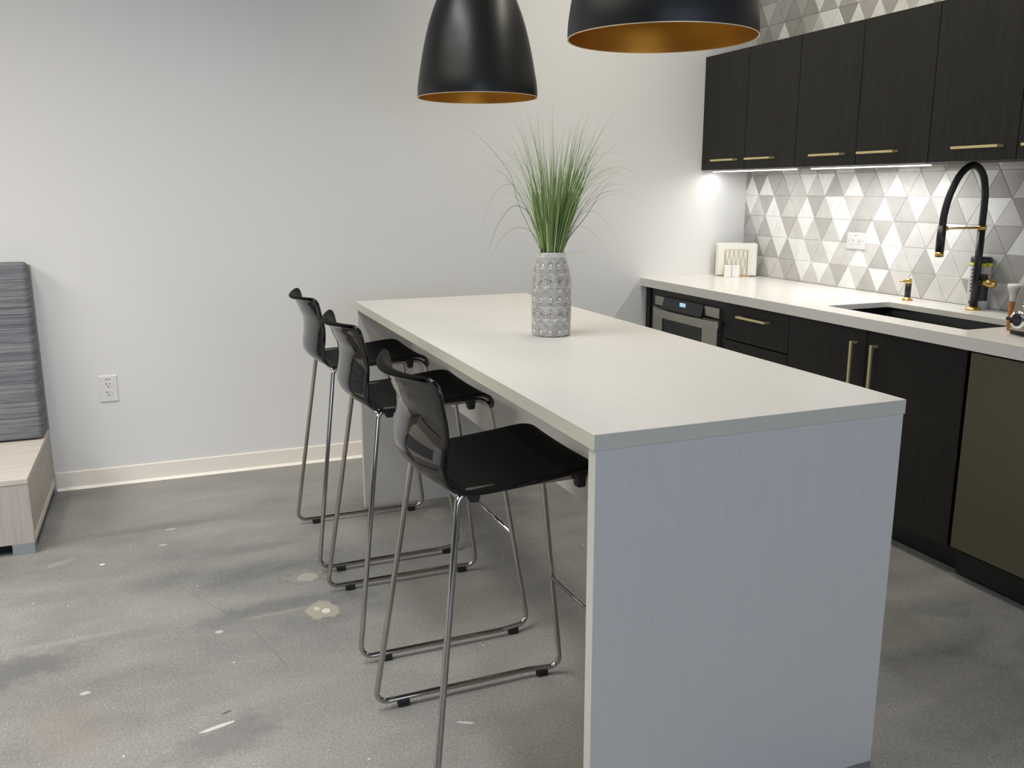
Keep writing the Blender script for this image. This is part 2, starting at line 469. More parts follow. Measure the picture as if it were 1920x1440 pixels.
# ------------------------------------------------------------------ room shell
XL, YR = -8.5, -9.0
struct(boxo('floor', (XL-.2, YR-.2, -.1), (.2, .2, 0), M['floor']))
struct(boxo('ceiling', (XL-.2, YR-.2, CEIL), (.2, .2, CEIL+.1), M['ceiling']))
struct(boxo('wall_back', (XL, 0, 0), (.15, .15, CEIL), M['wall']))
wr = struct(boxo('wall_right', (0, YR, 0), (.15, 0, CEIL), M['wall']))
struct(boxo('wall_left', (XL-.15, YR, 0), (XL, .15, CEIL), M['dim']))
def rear_wall():
    bm = bmesh.new()
    x0, x1, z0, z1 = -6.0, -.4, .65, 2.55
    box(bm, (XL-.15, YR-.15, 0), (x0, YR, CEIL)); box(bm, (x1, YR-.15, 0), (.15, YR, CEIL))
    box(bm, (x0, YR-.15, 0), (x1, YR, z0)); box(bm, (x0, YR-.15, z1), (x1, YR, CEIL))
    struct(obj('wall_rear', bm, M['dim']))
    bm = bmesh.new()
    for i in range(5):
        x = x0 + (x1-x0)*i/4; box(bm, (max(x0, x-.03), YR-.12, z0), (min(x1, x+.03), YR-.04, z1))
    box(bm, (x0, YR-.12, z0), (x1, YR-.04, z0+.05)); box(bm, (x0, YR-.12, z1-.05), (x1, YR-.04, z1))
    struct(obj('window_1', bm, M['frame_dark']))
rear_wall()
def baseboard():
    bm = bmesh.new()
    prism(bm, [(0, 0), (-.016, 0), (-.011, .006), (-.006, .012), (-.006, .0822), (-.003, .0842), (0, .0842)], 0, -3.7155, -.66)
    struct(obj('baseboard_back', bm, M['base']))
baseboard()

ZC = .8636   # counter height
ROW = .11255; PB = .136
EVEN, ODD = .016, -.052
ROWS = {   # colour letters read along each course: up tile, down tile, up, down ...
 0: 'M L M L L M M W L W L M W L M W M L L M L L L D W L',
 1: 'M D L M W M W W L L W L L W L M W L L M W L L W L M M',
 2: 'M L M W W M L W L M L W M M W M W M L L L W L L M M',
 3: 'W L M W M L L W M L W W L M M W M M W M L M L L W L D M',
 4: 'W D W M M L L W L W M L W M M L W L L M W L M L D M L',
 5: 'L M D M W L M L M M L W M D L M L W M L M D L M W',
 11: 'M D M W D D M L W W D W M W M W L W M W L M W L',
 12: 'D L M M D M D W M W M W L W M W D L M W D M L W',
}
def tiles():
    bm = bmesh.new(); y_end = -3.3
    key = {'W': 0, 'L': 1, 'M': 2, 'D': 3}; rnd = random.Random(3)
    def clip(poly):
        out = []
        for i, p in enumerate(poly):
            q = poly[(i+1) % len(poly)]; a, b = p[0] <= 0, q[0] <= 0
            if a: out.append(p)
            if a != b:
                t = (0-p[0])/(q[0]-p[0]); out.append((0., p[1]+t*(q[1]-p[1])))
        return out
    nrow = int((CEIL-ZC)/ROW)+1
    for r in range(nrow):
        z0 = ZC + r*ROW; z1 = min(z0 + ROW, CEIL-.001)
        lo, hi = (EVEN, ODD) if r % 2 == 0 else (ODD, EVEN)     # phase of the lower and the upper vertices
        tl = []
        for k in range(-1, 26):
            if r % 2 == 0:     # up k: base e_k..e_k+1, apex o_k ; down k: top o_k..o_k+1, apex e_k+1
                tl.append(('U', k, [(EVEN-PB*k, z0), (EVEN-PB*(k+1), z0), (ODD-PB*k, z1)]))
                tl.append(('D', k, [(ODD-PB*k, z1), (EVEN-PB*(k+1), z0), (ODD-PB*(k+1), z1)]))
            else:              # up k: apex e_k, base o_k-1..o_k ; down k: top e_k..e_k+1, apex o_k
                tl.append(('U', k, [(ODD-PB*(k-1), z0), (ODD-PB*k, z0), (EVEN-PB*k, z1)]))
                tl.append(('D', k, [(EVEN-PB*k, z1), (ODD-PB*k, z0), (EVEN-PB*(k+1), z1)]))
        letters = ROWS.get(r, '').split()
        for i, (kind, k, tri) in enumerate(tl):
            # transcribed strings start with the first tile that is wholly or partly in front of the corner
            idx = i - (2 if r % 2 == 0 else 3)
            if 0 <= idx < len(letters): c = key[letters[idx]]
            else: c = rnd.choice([0, 0, 1, 1, 1, 2, 2, 3])
            poly = clip(tri)
            if len(poly) < 3: continue
            cy = sum(p[0] for p in poly)/len(poly); cz = sum(p[1] for p in poly)/len(poly)
            if max(abs(p[0]-cy) for p in poly) < .006 or cy < y_end: continue
            def ins(p, d):
                v = Vector((p[0]-cy, p[1]-cz)); l = v.length; v *= max(.2, (l-d)/l); return (cy+v.x, cz+v.y)
            A = [ins(p, .0014) for p in poly]; B = [ins(p, .0040) for p in poly]
            va = [bm.verts.new((-.0035, p[0], p[1])) for p in A]; vb = [bm.verts.new((-.0044, p[0], p[1])) for p in B]
            vc = [bm.verts.new((0, p[0], p[1])) for p in A]
            f = bm.faces.new(vb); f.material_index = c; n = len(poly)
            for j in range(n):
                for X_, Y_ in ((va, vb), (vc, va)):
                    f = bm.faces.new((X_[j], X_[(j+1) % n], Y_[(j+1) % n], Y_[j])); f.material_index = c
    v = box(bm, (-.0015, y_end, ZC), (.002, 0, CEIL), 4)
    bmesh.ops.recalc_face_normals(bm, faces=bm.faces)
    return obj('tile_cladding', bm, [M['tileW'], M['tileL'], M['tileM'], M['tileD'], M['grout']], wr)
tiles()

# ------------------------------------------------------------------ island
TX0, TX1, TY0, TY1, TH, TT = -2.4491, -1.6815, -2.9314, -.7212, .8992, .033
def island():
    t = thing('kitchen_island', ((TX0+TX1)/2, (TY0+TY1)/2, 0), 'long pale wood-grain island table with full-height end panels, vase on top', 'island')
    cx, cy = (TX0+TX1)/2, (TY0+TY1)/2; hx, hy = (TX1-TX0)/2, (TY1-TY0)/2
    bm = bmesh.new()
    box(bm, (-hx, -hy, TH-TT), (hx, hy, TH))
    for f in bm.faces:
        f.material_index = 0 if abs(f.normal.z) > .5 or f.calc_center_median().z in (TH, TH-TT) else 1
    for f in bm.faces:
        z = [v.co.z for v in f.verts]; f.material_index = 0 if max(z)-min(z) < 1e-6 else 1
    obj('tabletop', bm, [M['lamA'], M['edge']], t, bevel=.0015)
    for s in (-1, 1):
        y0 = -hy+.001 if s < 0 else hy-.031
        boxo('end_panel', (-hx+.004, y0, 0), (hx-.004, y0+.030, TH-TT), M['lamV'], t, bevel=.001)
    boxo('modesty_panel', (-2.216-cx, -hy+.031, .5585), (-2.196-cx, hy-.031, TH-TT), M['lamV'], t)
island()

# ------------------------------------------------------------------ bar stools
def seat_shell_bm():
    # profile (x forward, z) of the sitting surface, from the rolled lip of the back to the waterfall front
    prof = spline([(-.252, .977), (-.246, .985), (-.236, .988), (-.226, .982), (-.218, .966), (-.211, .930), (-.204, .898), (-.200, .868), (-.202, .832), (-.207, .798),
                   (-.206, .774), (-.195, .756), (-.172, .745), (-.12, .744), (-.03, .750), (.05, .758), (.105, .764), (.137, .763), (.157, .754), (.167, .738), (.169, .721), (.164, .708)], 4)
    prof = [(p.x, p.y) for p in prof]
    L = [0]
    for a, b in zip(prof, prof[1:]): L.append(L[-1]+math.hypot(b[0]-a[0], b[1]-a[1]))
    T = L[-1]
    bm = bmesh.new(); nt_ = 18; grid = []
    for i, (x, z) in enumerate(prof):
        s = L[i]; w = .203
        rc = .085
        if s < rc: w = .203 - rc*.62*(1-math.sqrt(max(0, 1-((rc-s)/rc)**2)))
        e = T-s; rf = .034
        if e < rf: w = .203 - rf*.9*(1-math.sqrt(max(0, 1-((rf-e)/rf)**2)))
        if .06 < s < .28: w -= .012*math.sin((s-.06)/.22*math.pi)       # waist
        a, b = prof[max(0, i-1)], prof[min(len(prof)-1, i+1)]
        tx, tz = b[0]-a[0], b[1]-a[1]; l = math.hypot(tx, tz); nx, nz = tz/l, -tx/l     # points to the back / under side
        if s < .05: dish = .042                               # back is dished across, most at the rolled lip
        elif s < .12: dish = .042 - .012*(s-.05)/.07
        elif s < .25: dish = .030
        elif s < .34: dish = .030 + (.008-.030)*(s-.25)/.09
        else: dish = .008
        row = []
        for k in range(nt_+1):
            t = -1+2*k/nt_
            d = dish*(1-abs(t)**2.1)
            # back: middle lies further back; seat: middle lies lower
            row.append(bm.verts.new((x - (d if s < .10 else abs(nx)*d if s < .36 else 0), t*w, z - (abs(nz)*d if s > .3 else d*.12 if s < .06 else 0))))
        grid.append(row)
    for i in range(len(grid)-1):
        for k in range(nt_):
            f = bm.faces.new((grid[i][k], grid[i][k+1], grid[i+1][k+1], grid[i+1][k])); f.smooth = True
    bmesh.ops.recalc_face_normals(bm, faces=bm.faces)
    return bm
def make_stool(loc, rz, label):
    t = thing('bar_stool', loc, label, 'bar stool', 'black bar stools along the island', rz)
    bm = seat_shell_bm()
    # make the normal face the sitter so the shell thickens away from them
    up = sum(1 for f in bm.faces if f.normal.z > 0)
    if up < len(bm.faces)/2: bmesh.ops.reverse_faces(bm, faces=bm.faces)
    o = obj('seat_shell', bm, [M['seat_top'], M['shell']], t)
    for p in o.data.polygons: p.use_smooth = True
    so = o.modifiers.new('thick', 'SOLIDIFY'); so.thickness = .011; so.offset = -1; so.material_offset = 1; so.material_offset_rim = 1
    sb = o.modifiers.new('soft', 'SUBSURF'); sb.levels = 1; sb.render_levels = 1
    for s in (-1, 1):
        pts = [(-.178, s*.168, .734), (-.277, s*.2535, .0225), (.165, s*.2535, .0225), (.258, s*.2385, .0225), (.158, s*.172, .740)]
        path = fillet(pts, [.03, .032, .05, .030, .045], closed=True, n=8)
        tubeo('side_frame', path, .0075, M['chrome'], t, 12, closed=True)
        for x in (-.2, .205):
            y = s*(.2535 if x < 0 else .247)
            boxo('foot_pad', (x-.016, y-.010, 0), (x+.016, y+.010, .019), M['rubber'], t, bevel=.003)
        for x, zt in ((-.150, .737), (.098, .752)):
            y = s*(.180 if x < 0 else .182)
            bm = bmesh.new(); prism(bm, [(x-.014, zt), (x+.014, zt), (x+.010, .716), (x-.010, .716)], 1, y-.012, y+.012)
            obj('seat_clip', bm, M['rubber'], t, bevel=.004)
    zf = .315; k = (zf-.0225)/(.740-.0225); xf = .258+(.158-.258)*k; yf = .2385+(.172-.2385)*k
    tubeo('footrest', [(xf, -yf, zf), (xf, yf, zf)], .0068, M['chrome'], t, 12)
    tubeo('rear_cross_bar', [(-.178, -.168, .726), (-.178, .168, .726)], .006, M['chrome'], t, 10)
    return t
stool = make_stool((-2.47, -1.103, 0), R(.6), 'black bar stool with chrome sled frame, farthest back and closest to the white wall')
dup(stool, (-2.465, -1.778, 0), R(.6), 'black bar stool with chrome sled frame, middle one of the three at the island')
dup(stool, (-2.471, -2.530, 0), R(1.0), 'black bar stool with chrome sled frame, nearest the blue-grey end panel of the island')

# ------------------------------------------------------------------ pendants
def pendant(loc, label):
    t = thing('pendant_lamp', loc, label, 'pendant lamp', 'dome pendants over the island')
    out = spline([(.2180, 0), (.2165, .035), (.2095, .082), (.1940, .164), (.1725, .25), (.1420, .333), (.112, .395), (.080, .445), (.050, .480), (.032, .497)], 5)
    out = [(p.x, p.y) for p in out]
    inn = [(r-.003, z-.003 if z > .01 else z) for r, z in out]
    latheo('shade', out + [(.0, .50)], M['lamp_black'], t, seg=96, smooth=60)
    latheo('shade_lining', [(.001, .492)] + [(r, z) for r, z in inn[::-1]], M['lamp_gold'], t, seg=96, smooth=60)
    latheo('rim', [(.2184, .0012), (.2186, -.0004), (.2172, -.0008), (.2155, .0004)], M['lamp_rim'], t, seg=96)
    latheo('neck', [(.0, .498), (.034, .498), (.034, .52), (.022, .56), (.0, .56)], M['lamp_black'], t, seg=32)
    H = CEIL-loc[2]
    tubeo('cord', [(0, 0, .555), (0, 0, H-.02)], .003, M['black'], t, 8)
    latheo('canopy', [(0, H-.03), (.055, H-.03), (.06, H-.02), (.06, H), (0, H)], M['lamp_black'], t, seg=32)
    latheo('socket', [(0, .38), (.022, .38), (.022, .49), (0, .49)], M['black'], t, seg=20)
    latheo('bulb', [(0, .26), (.02, .265), (.032, .29), (.032, .31), (.02, .355), (.014, .382), (0, .385)], M['white_plastic'], t, seg=24)
    return t
pendant((-2.066, -1.199, 1.677), 'black dome pendant lamp with gold lining hanging over the far half of the island')
pendant((-2.069, -2.491, 1.691), 'nearer black dome pendant lamp with wide gold-lined mouth, over the near half of the island')

# ------------------------------------------------------------------ vase and grass
VC = Vector((-2.045, -1.822, TH))
def vase():
    p = spline([(.0605, .003), (.0622, .012), (.0625, .06), (.0625, .12), (.0622, .165), (.0600, .19), (.0540, .218), (.0480, .236), (.0445, .247)], 4)
    prof = [(0, 0), (.058, 0)] + [(a.x, a.y) for a in p] + [(.0440, .252), (.0445, .2605), (.0425, .262), (.0395, .2605), (.0385, .24), (.0385, .225), (0, .225)]
    o = latheo('vase', prof, M['vase'], None, seg=72, uv=True, smooth=50)
    o.location = VC; o.rotation_euler = (0, 0, R(8))
    tag(o, 'grey and white patterned ceramic vase standing on the island', 'vase')
vase()
def grass():
    rnd = random.Random(21); bm = bmesh.new()
    def blade(pts, w0):
        """slim three-sided blade along pts, thinning to a point"""
        n = len(pts)
        rs = [w0*(1-.97*(i/(n-1))**1.6)*.5 for i in range(n)]
        tube(bm, pts, rs, 3, caps=True)
    RT = Vector((.931, -.366, 0))
    def arc(az, tilt, length, droop, base_r, w, z0=.232, n=12, twist=0., lean=0.):
        d = Vector((math.cos(az), math.sin(az), 0)); pts = []; p = Vector((0, 0, z0)) + d*base_r
        a = tilt; side = Vector((-d.y, d.x, 0))
        for i in range(n+1):
            pts.append(p.copy())
            t = i/n
            p = p + (d*math.sin(a) + Vector((0, 0, 1))*math.cos(a) + side*twist*t + RT*lean)*(length/n)
            a += droop*(t**1.5)*2.2/n
        blade(pts, w)
    # dense upright core, a little taller on its right half
    for i in range(235):
        az = rnd.uniform(0, 2*math.pi); br = .026*math.sqrt(rnd.random())
        tl = R(1) + R(16)*(br/.026)*rnd.uniform(.5, 1.15); rt = RT.dot(Vector((math.cos(az), math.sin(az), 0)))*(br/.026)
        arc(az, tl, rnd.uniform(.17, .34) + .09*rt*rnd.random() + (.07 if rnd.random() < .25 else 0), R(rnd.uniform(-6, 30)), br, rnd.uniform(.0034, .0060), twist=rnd.uniform(-.06, .06), lean=.05)
    # taller and thinner, leaning out
    for i in range(62):
        az = rnd.uniform(0, 2*math.pi); br = .022*math.sqrt(rnd.random())
        arc(az, R(rnd.uniform(2, 17)), rnd.uniform(.34, .50), R(rnd.uniform(0, 45)), br, rnd.uniform(.0022, .0036), twist=rnd.uniform(-.1, .1), n=14, lean=.05)
    # arching wisps
    for i in range(72):
        az = rnd.uniform(0, 2*math.pi); br = .022
        arc(az, R(rnd.uniform(8, 24)), rnd.uniform(.30, .54), R(rnd.uniform(70, 165)), br, rnd.uniform(.0015, .0026), twist=rnd.uniform(-.08, .08), n=18)
    # a few low hanging ones
    ct, st = math.cos(R(-21.5)), math.sin(R(-21.5))
    def world(pts, w):
        # across, away, up, measured from the vase's foot
        q = [Vector((a*ct - b*st, a*st + b*ct, c)) for a, b, c in pts]
        blade(spline(q, 5), w)
    world([(-.02, 0, .24), (-.10, .0, .40), (-.13, .02, .50), (-.21, .04, .60), (-.29, .05, .655)], .0026)
    world([(-.02, 0, .24), (-.065, -.02, .37), (-.115, -.03, .405), (-.16, -.04, .36), (-.19, -.05, .29), (-.205, -.05, .245)], .0024)
    world([(-.02, .01, .24), (-.06, .02, .32), (-.11, .03, .335), (-.16, .04, .30), (-.195, .05, .235)], .0018)
    world([(-.02, 0, .24), (-.09, -.02, .44), (-.15, -.03, .465), (-.20, -.03, .40), (-.222, -.03, .28)], .0014)
    world([(.02, 0, .24), (.05, .0, .30), (.105, .0, .37), (.15, .01, .44), (.19, .02, .49)], .0036)
    world([(.02, 0, .24), (.06, .01, .33), (.11, .02, .335), (.155, .02, .29), (.185, .02, .235)], .0015)
    world([(.02, 0, .24), (.08, -.02, .37), (.13, -.02, .385), (.17, -.02, .35), (.205, -.02, .285)], .0013)
    world([(.02, 0, .245), (.07, .0, .262), (.12, .0, .258)], .0015)
    world([(.02, 0, .25), (.10, .03, .44), (.16, .04, .50), (.21, .04, .50), (.27, .05, .455)], .0014)
    world([(.02, 0, .25), (.09, .0, .50), (.14, .0, .555), (.21, .0, .56), (.29, .0, .53)], .0015)
    world([(-.01, 0, .25), (-.03, .0, .46), (-.05, .0, .58), (-.055, .0, .665)], .0016)
    world([(-.01, 0, .25), (-.05, .0, .47), (-.09, .0, .60), (-.135, .0, .69)], .0015)
    g = obj('ornamental_grass', bm, M['grass'], None, smooth=80)
    g.location = VC
    tag(g, 'tuft of long thin green grass rising from the patterned vase', 'plant')
    # twig tie and dark moss at the collar
    bm = bmesh.new(); lathe(bm, [(0, .246), (.030, .243), (.0375, .238), (.037, .228), (0, .228)], 24)
    for f in bm.faces: f.smooth = True
    obj('moss', bm, M['soil'], g)
    loop = [Vector((-.030 + .010*math.cos(a), -.012+.004*math.sin(a), .262+.013*math.sin(a))) for a in [R(20*i) for i in range(19)]]
    tubeo('wire_loop', [Vector((-.022, -.01, .24))] + loop, .0016, M['soil'], g, 6)
grass()

# ------------------------------------------------------------------ wall cabinets
U, ZU, ZT = -.3147, 1.4534, 2.0539
S = [0, -.3965, -.7971, -1.2025, -1.6044, -2.0037, -2.405]
def bar_handle(parent, y0, y1, x, z, vert=False, out=.030):
    bm = bmesh.new(); h = .0048
    if not vert:
        box(bm, (x-out-h, y1, z-h), (x-out+h, y0, z+h))
        for y in (y0-.006, y1+.006): box(bm, (x-out, y-.005, z-h), (x+.0005, y+.005, z+h))
    else:
        y = y0; z0, z1 = z
        box(bm, (x-out-h, y-h, z0), (x-out+h, y+h, z1))
        for q in (z0+.006, z1-.006): box(bm, (x-out, y-h, q-.005), (x+.0005, y+h, q+.005))
    return obj('handle', bm, M['brass_dull'], parent, bevel=.0008)
HW = [(-.133, -.337), (-.439, -.643), (-.933, -1.137), (-1.242, -1.448), (-1.743, -1.949), (-2.045, -2.25)]
LBL = ['black two-door wall cabinet against the white back wall', 'black two-door wall cabinet in the middle of the row, above the wall outlet',
       'black two-door wall cabinet above the faucet, cut off by the right edge of the photo']
for c in range(3):
    y0, y1 = S[2*c], S[2*c+2]
    t = thing('wall_cabinet', (0, (y0+y1)/2, ZU), LBL[c], 'cabinet', 'black wall cabinets')
    yc = (y0+y1)/2
    boxo('body', (U+.020, y1-yc+.001, 0), (-.0065, y0-yc-.001, ZT-ZU), M['black_wood'], t)
    for d in range(2):
        a, b = S[2*c+d], S[2*c+d+1]
        dr = boxo('door', (U, b-yc+.0018, -.001), (U+.0185, a-yc-.0018, ZT-ZU+.001), M['black_wood'], t, bevel=.0008)
        bar_handle(dr, HW[2*c+d][0]-yc, HW[2*c+d][1]-yc, U, 1.502-ZU)
def strip(y0, y1, label, power, x=-.245):
    t = thing('under_cabinet_light', (x, (y0+y1)/2, ZU), label, 'light', 'strip lights under the wall cabinets')
    h = abs(y1-y0)/2
    boxo('housing', (-.02, -h, -.008), (.02, h, 0), M['white_plastic'], t)
    boxo('diffuser', (-.015, -h+.004, -.0115), (.015, h-.004, -.008), M['led'], t)
    a = area('strip_lamp', (x, (y0+y1)/2, ZU-.014), (.03, 2*h-.02), power, (.95, .98, 1))
strip(-.03, -.72, 'bright strip light fixed under the wall cabinet nearest the white wall', STRIP[0])
strip(-.85, -1.55, 'strip light fixed under the middle wall cabinet', STRIP[1])

# ------------------------------------------------------------------ base cabinets, counter, sink
LX = -.653
D = .683
def counter():
    t0 = .044
    bm = bmesh.new()
    # slab with a sink cut-out (thin field, thick mitred front)
    x0, x1, y0, y1 = -D, -.0065, -2.86, 0.0
    a0, a1, b0, b1 = -.560, -.222, -2.088, -1.375
    rc = .014
    def rr(ax0, ax1, by0, by1):
        pts = []
        for cx, cy, s in ((ax1-rc, by1-rc, 0), (ax0+rc, by1-rc, 90), (ax0+rc, by0+rc, 180), (ax1-rc, by0+rc, 270)):
            for k in range(5): a = R(s+k*22.5); pts.append((cx+rc*math.cos(a), cy+rc*math.sin(a)))
        return pts
    hole = rr(a0, a1, b0, b1)
    def ring(z):
        o = [bm.verts.new((x, y, z)) for x, y in ((x1, y1), (x0, y1), (x0, y0), (x1, y0))]
        h = [bm.verts.new((x, y, z)) for x, y in hole]
        return o, h
    ot, ht = ring(ZC); ob, hb = ring(ZC-.022)
    def annulus(o, h, flip):
        n = len(h)//4
        fs = []
        for q in range(4):
            seg = h[q*n:(q+1)*n]
            for k in range(n-1): fs.append((o[q], seg[k], seg[k+1]))
            fs.append((o[q], seg[-1], h[((q+1)*n) % len(h)], o[(q+1) % 4]))
        for f in fs: bm.faces.new(f if not flip else f[::-1])
    annulus(ot, ht, False); annulus(ob, hb, True)
    for i in range(4): bm.faces.new((ot[i], ot[(i+1) % 4], ob[(i+1) % 4], ob[i]))
    n = len(ht)
    for i in range(n): bm.faces.new((ht[i], hb[i], hb[(i+1) % n], ht[(i+1) % n]))
    box(bm, (-D, y0, ZC-t0), (-D+.025, y1, ZC-.0219))
    bmesh.ops.recalc_face_normals(bm, faces=bm.faces)
    o = obj('countertop', bm, M['quartz'], None)
    tag(o, 'long white quartz countertop along the tiled wall', 'countertop')
    # sink bowl hung under the slab
    bm = bmesh.new()
    g = .006
    def loop(d, z):
        return [bm.verts.new((x + (d if x < (a0+a1)/2 else -d), y + (d if y < (b0+b1)/2 else -d), z)) for x, y in hole]
    A = loop(-.004, ZC-.0222); B = loop(-.002, ZC-.2); Cc = loop(.02, ZC-.222)
    for X_, Y_ in ((A, B), (B, Cc)):
        for i in range(n): bm.faces.new((X_[i], X_[(i+1) % n], Y_[(i+1) % n], Y_[i]))
    bm.faces.new(Cc)
    bmesh.ops.recalc_face_normals(bm, faces=bm.faces)
    for f in bm.faces: f.normal_flip()
    s = thing('sink', (0, 0, 0), 'black undermount sink set into the white countertop', 'sink')
    bo = obj('basin', bm, M['sink'], s, smooth=40)
    so = bo.modifiers.new('thick', 'SOLIDIFY'); so.thickness = .006; so.offset = -1
    latheo('drain', [(0, ZC-.2205), (.03, ZC-.2205), (.042, ZC-.219), (.045, ZC-.2215)], M['black'], s, c=((a0+a1)/2, (b0+b1)/2, 0), seg=24)
counter()

def base_drawers():
    y0, y1 = -.7755, -1.2533
    t = thing('drawer_cabinet', (0, (y0+y1)/2, 0), 'black drawer cabinet between the microwave and the sink cabinet', 'cabinet')
    yc = (y0+y1)/2
    boxo('body', (LX+.02, y1-yc+.001, .095), (-.01, y0-yc-.001, ZC-.0225), M['black_wood'], t)
    boxo('toe_kick', (-.59, y1-yc+.001, 0), (-.57, y0-yc-.001, .0955), M['black'], t)
    for z0, z1 in ((.640, .812), (.370, .634), (.100, .364)):
        d = boxo('drawer', (LX, y1-yc+.002, z0), (LX+.0195, y0-yc-.002, z1), M['black_wood'], t, bevel=.0008)
        bar_handle(d, -.907-yc, -1.124-yc, LX, z1-.052)
base_drawers()
def sink_cabinet():
    y0, y1 = -1.2533, -2.188
    t = thing('sink_cabinet', (0, (y0+y1)/2, 0), 'black two-door base cabinet under the sink with upright brass handles', 'cabinet')
    yc = (y0+y1)/2
    bm = bmesh.new()     # open carcass so that the bowl hangs inside it
    box(bm, (LX+.02, y1-yc+.001, .095), (-.01, y1-yc+.019, ZC-.0225)); box(bm, (LX+.02, y0-yc-.019, .095), (-.01, y0-yc-.001, ZC-.0225))
    box(bm, (LX+.02, y1-yc+.019, .095), (-.01, y0-yc-.019, .113)); box(bm, (-.03, y1-yc+.019, .113), (-.01, y0-yc-.019, ZC-.0225))
    box(bm, (LX+.02, y1-yc+.019, ZC-.06), (LX+.038, y0-yc-.019, ZC-.0225))
    obj('body', bm, M['black_wood'], t)
    boxo('toe_kick', (-.59, y1-yc+.001, 0), (-.57, y0-yc-.001, .0955), M['black'], t)
    mid = -1.7207
    for a, b, hy in ((y0, mid, -1.667), (mid, y1, -1.775)):
        d = boxo('door', (LX, b-yc+.0022, .100), (LX+.0195, a-yc-.0022, .8125), M['black_wood'], t, bevel=.0008)
        bar_handle(d, hy-yc, 0, LX, (.556, .765), vert=True)
sink_cabinet()

def microwave():
    # cabinet around the appliance
    t = thing('microwave_cabinet', (0, -.39, 0), 'black cabinet housing around the microwave drawer, in the corner by the white wall', 'cabinet')
    yc = -.39
    bm = bmesh.new()
    box(bm, (LX+.004, -.052-yc, .095), (-.01, -.012-yc, ZC-.0225)); box(bm, (LX+.03, -.7745-yc, .095), (-.01, -.752-yc, ZC-.0225))
    box(bm, (LX+.03, -.752-yc, .095), (-.01, -.052-yc, .400)); box(bm, (LX+.03, -.752-yc, .818), (-.01, -.052-yc, ZC-.0225))
    obj('body', bm, M['black_wood'], t)
    boxo('toe_kick', (-.59, -.7745-yc, 0), (-.57, -.012-yc, .0955), M['black'], t)
    boxo('drawer', (LX, -.7735-yc, .100), (LX+.0295, -.053-yc, .395), M['black_wood'], t)
    # appliance
    a = thing('microwave', (LX, -.425, .42), 'stainless steel microwave drawer built in under the far end of the counter', 'microwave')
    def b(name, x0, x1, y0, y1, z0, z1, m, par=a, bev=0): return boxo(name, (x0, y1+.425, z0-.42), (x1, y0+.425, z1-.42), m, par, bev)
    b('case', .03, .55, -.053, -.7515, .402, .816, M['black'])
    b('surround', .012, .03, -.053, -.7735, .402, .8165, M['black'])
    b('trim_block', -.004, .012, -.120, -.2165, .7275, .776, M['steel'])
    b('trim_block', -.004, .012, -.6015, -.7335, .7275, .776, M['steel'])
    cp = bmesh.new()
    prism(cp, [(.012, .716-.42), (-.022, .716-.42), (-.006, .779-.42), (.012, .779-.42)], 1, -.599+.425, -.219+.425)
    cpo = obj('control_panel', cp, M['panel'], a)
    sl = math.atan2(.016, .063)
    boxo('display', (-.0160, -.443+.425, .747-.42), (-.0120, -.391+.425, .767-.42), M['display'], cpo)
    bm = bmesh.new()
    for r in range(2):
        for k in range(8):
            y = -.245-.0165*k; z = .764-.016*r; x = -.022+(z-.716)*.254-.0006
            box(bm, (x, y-.004, z-.0012-.42), (x+.0012, y+.004, z+.0012-.42)); 
        for k in range(6):
            y = -.475-.018*k; z = .760-.016*r; x = -.022+(z-.716)*.254-.0006
            box(bm, (x, y-.0025, z-.0015-.42), (x+.0012, y+.0025, z+.0015-.42))
    for v in bm.verts: v.co.y += .425
    k = obj('key_legends', bm, M['ink_light'], cpo); k['kind'] = 'stuff'
    b('vent', -.008, .012, -.219, -.599, .700, .7155, M['slot'])
    d = bmesh.new()
    def bb(y0, y1, z0, z1): box(d, (-.012, y1+.425, z0-.42), (.012, y0+.425, z1-.42))
    bb(-.115, -.2125, .425, .717); bb(-.6005, -.7325, .425, .717); bb(-.2125, -.6005, .425, .47); bb(-.2125, -.6005, .661, .697)
    do = obj('door', d, M['steel'], a, bevel=.001)
    b('window', -.006, .012, -.2125, -.6005, .47, .661, M['black_glass'], do)
    # bowed handle
    bm = bmesh.new(); N = 14; prev = None
    for i in range(N+1):
        u = i/N; y = -.150-.615*u + .425; x = -.030-.026*math.sin(math.pi*u)**.8
        ring = [bm.verts.new((x+dx, y, z-.42)) for dx, z in ((0, .684), (0, .715), (.013, .715), (.013, .684))]
        if prev:
            for q in range(4): bm.faces.new((prev[q], prev[(q+1) % 4], ring[(q+1) % 4], ring[q]))
        else: bm.faces.new(ring[::-1])
        prev = ring
    bm.faces.new(prev)
    for y in (-.165, -.742): box(bm, (-.026, y-.008+.425, .688-.42), (-.011, y+.008+.425, .711-.42))
    bmesh.ops.recalc_face_normals(bm, faces=bm.faces)
    obj('handle', bm, M['steel'], do)
microwave()

def dishwasher():
    y0, y1 = -2.2085, -2.806
    t = thing('dishwasher', (LX, (y0+y1)/2, 0), 'stainless steel dishwasher with a plain front at the right edge of the photo', 'dishwasher')
    yc = (y0+y1)/2
    boxo('tub', (.03, y1-yc, .09), (.56, y0-yc, .80), M['black'], t)
    boxo('door', (-.012, y1-yc+.002, .112), (.0295, y0-yc-.001, .811), M['steel_dark'], t, bevel=.003)
    boxo('control_strip', (.0, y1-yc+.002, .8115), (.03, y0-yc-.001, .818), M['black'], t)
    boxo('kick_plate', (.030, y1-yc+.002, .006), (.05, y0-yc-.001, .1115), M['black'], t)
    for y in (y0-yc-.03, y1-yc+.03):
        bm = bmesh.new(); cyl(bm, (.08, y, 0), (.08, y, .092), .012, 12); obj('foot', bm, M['black'], t, smooth=40)
    boxo('gap_shade_strip', (.016, y0-yc, .112), (.0295, y0-yc+.018, .811), M['slot'], t)  # black strip added in the seam gap, standing in for its shade
dishwasher()

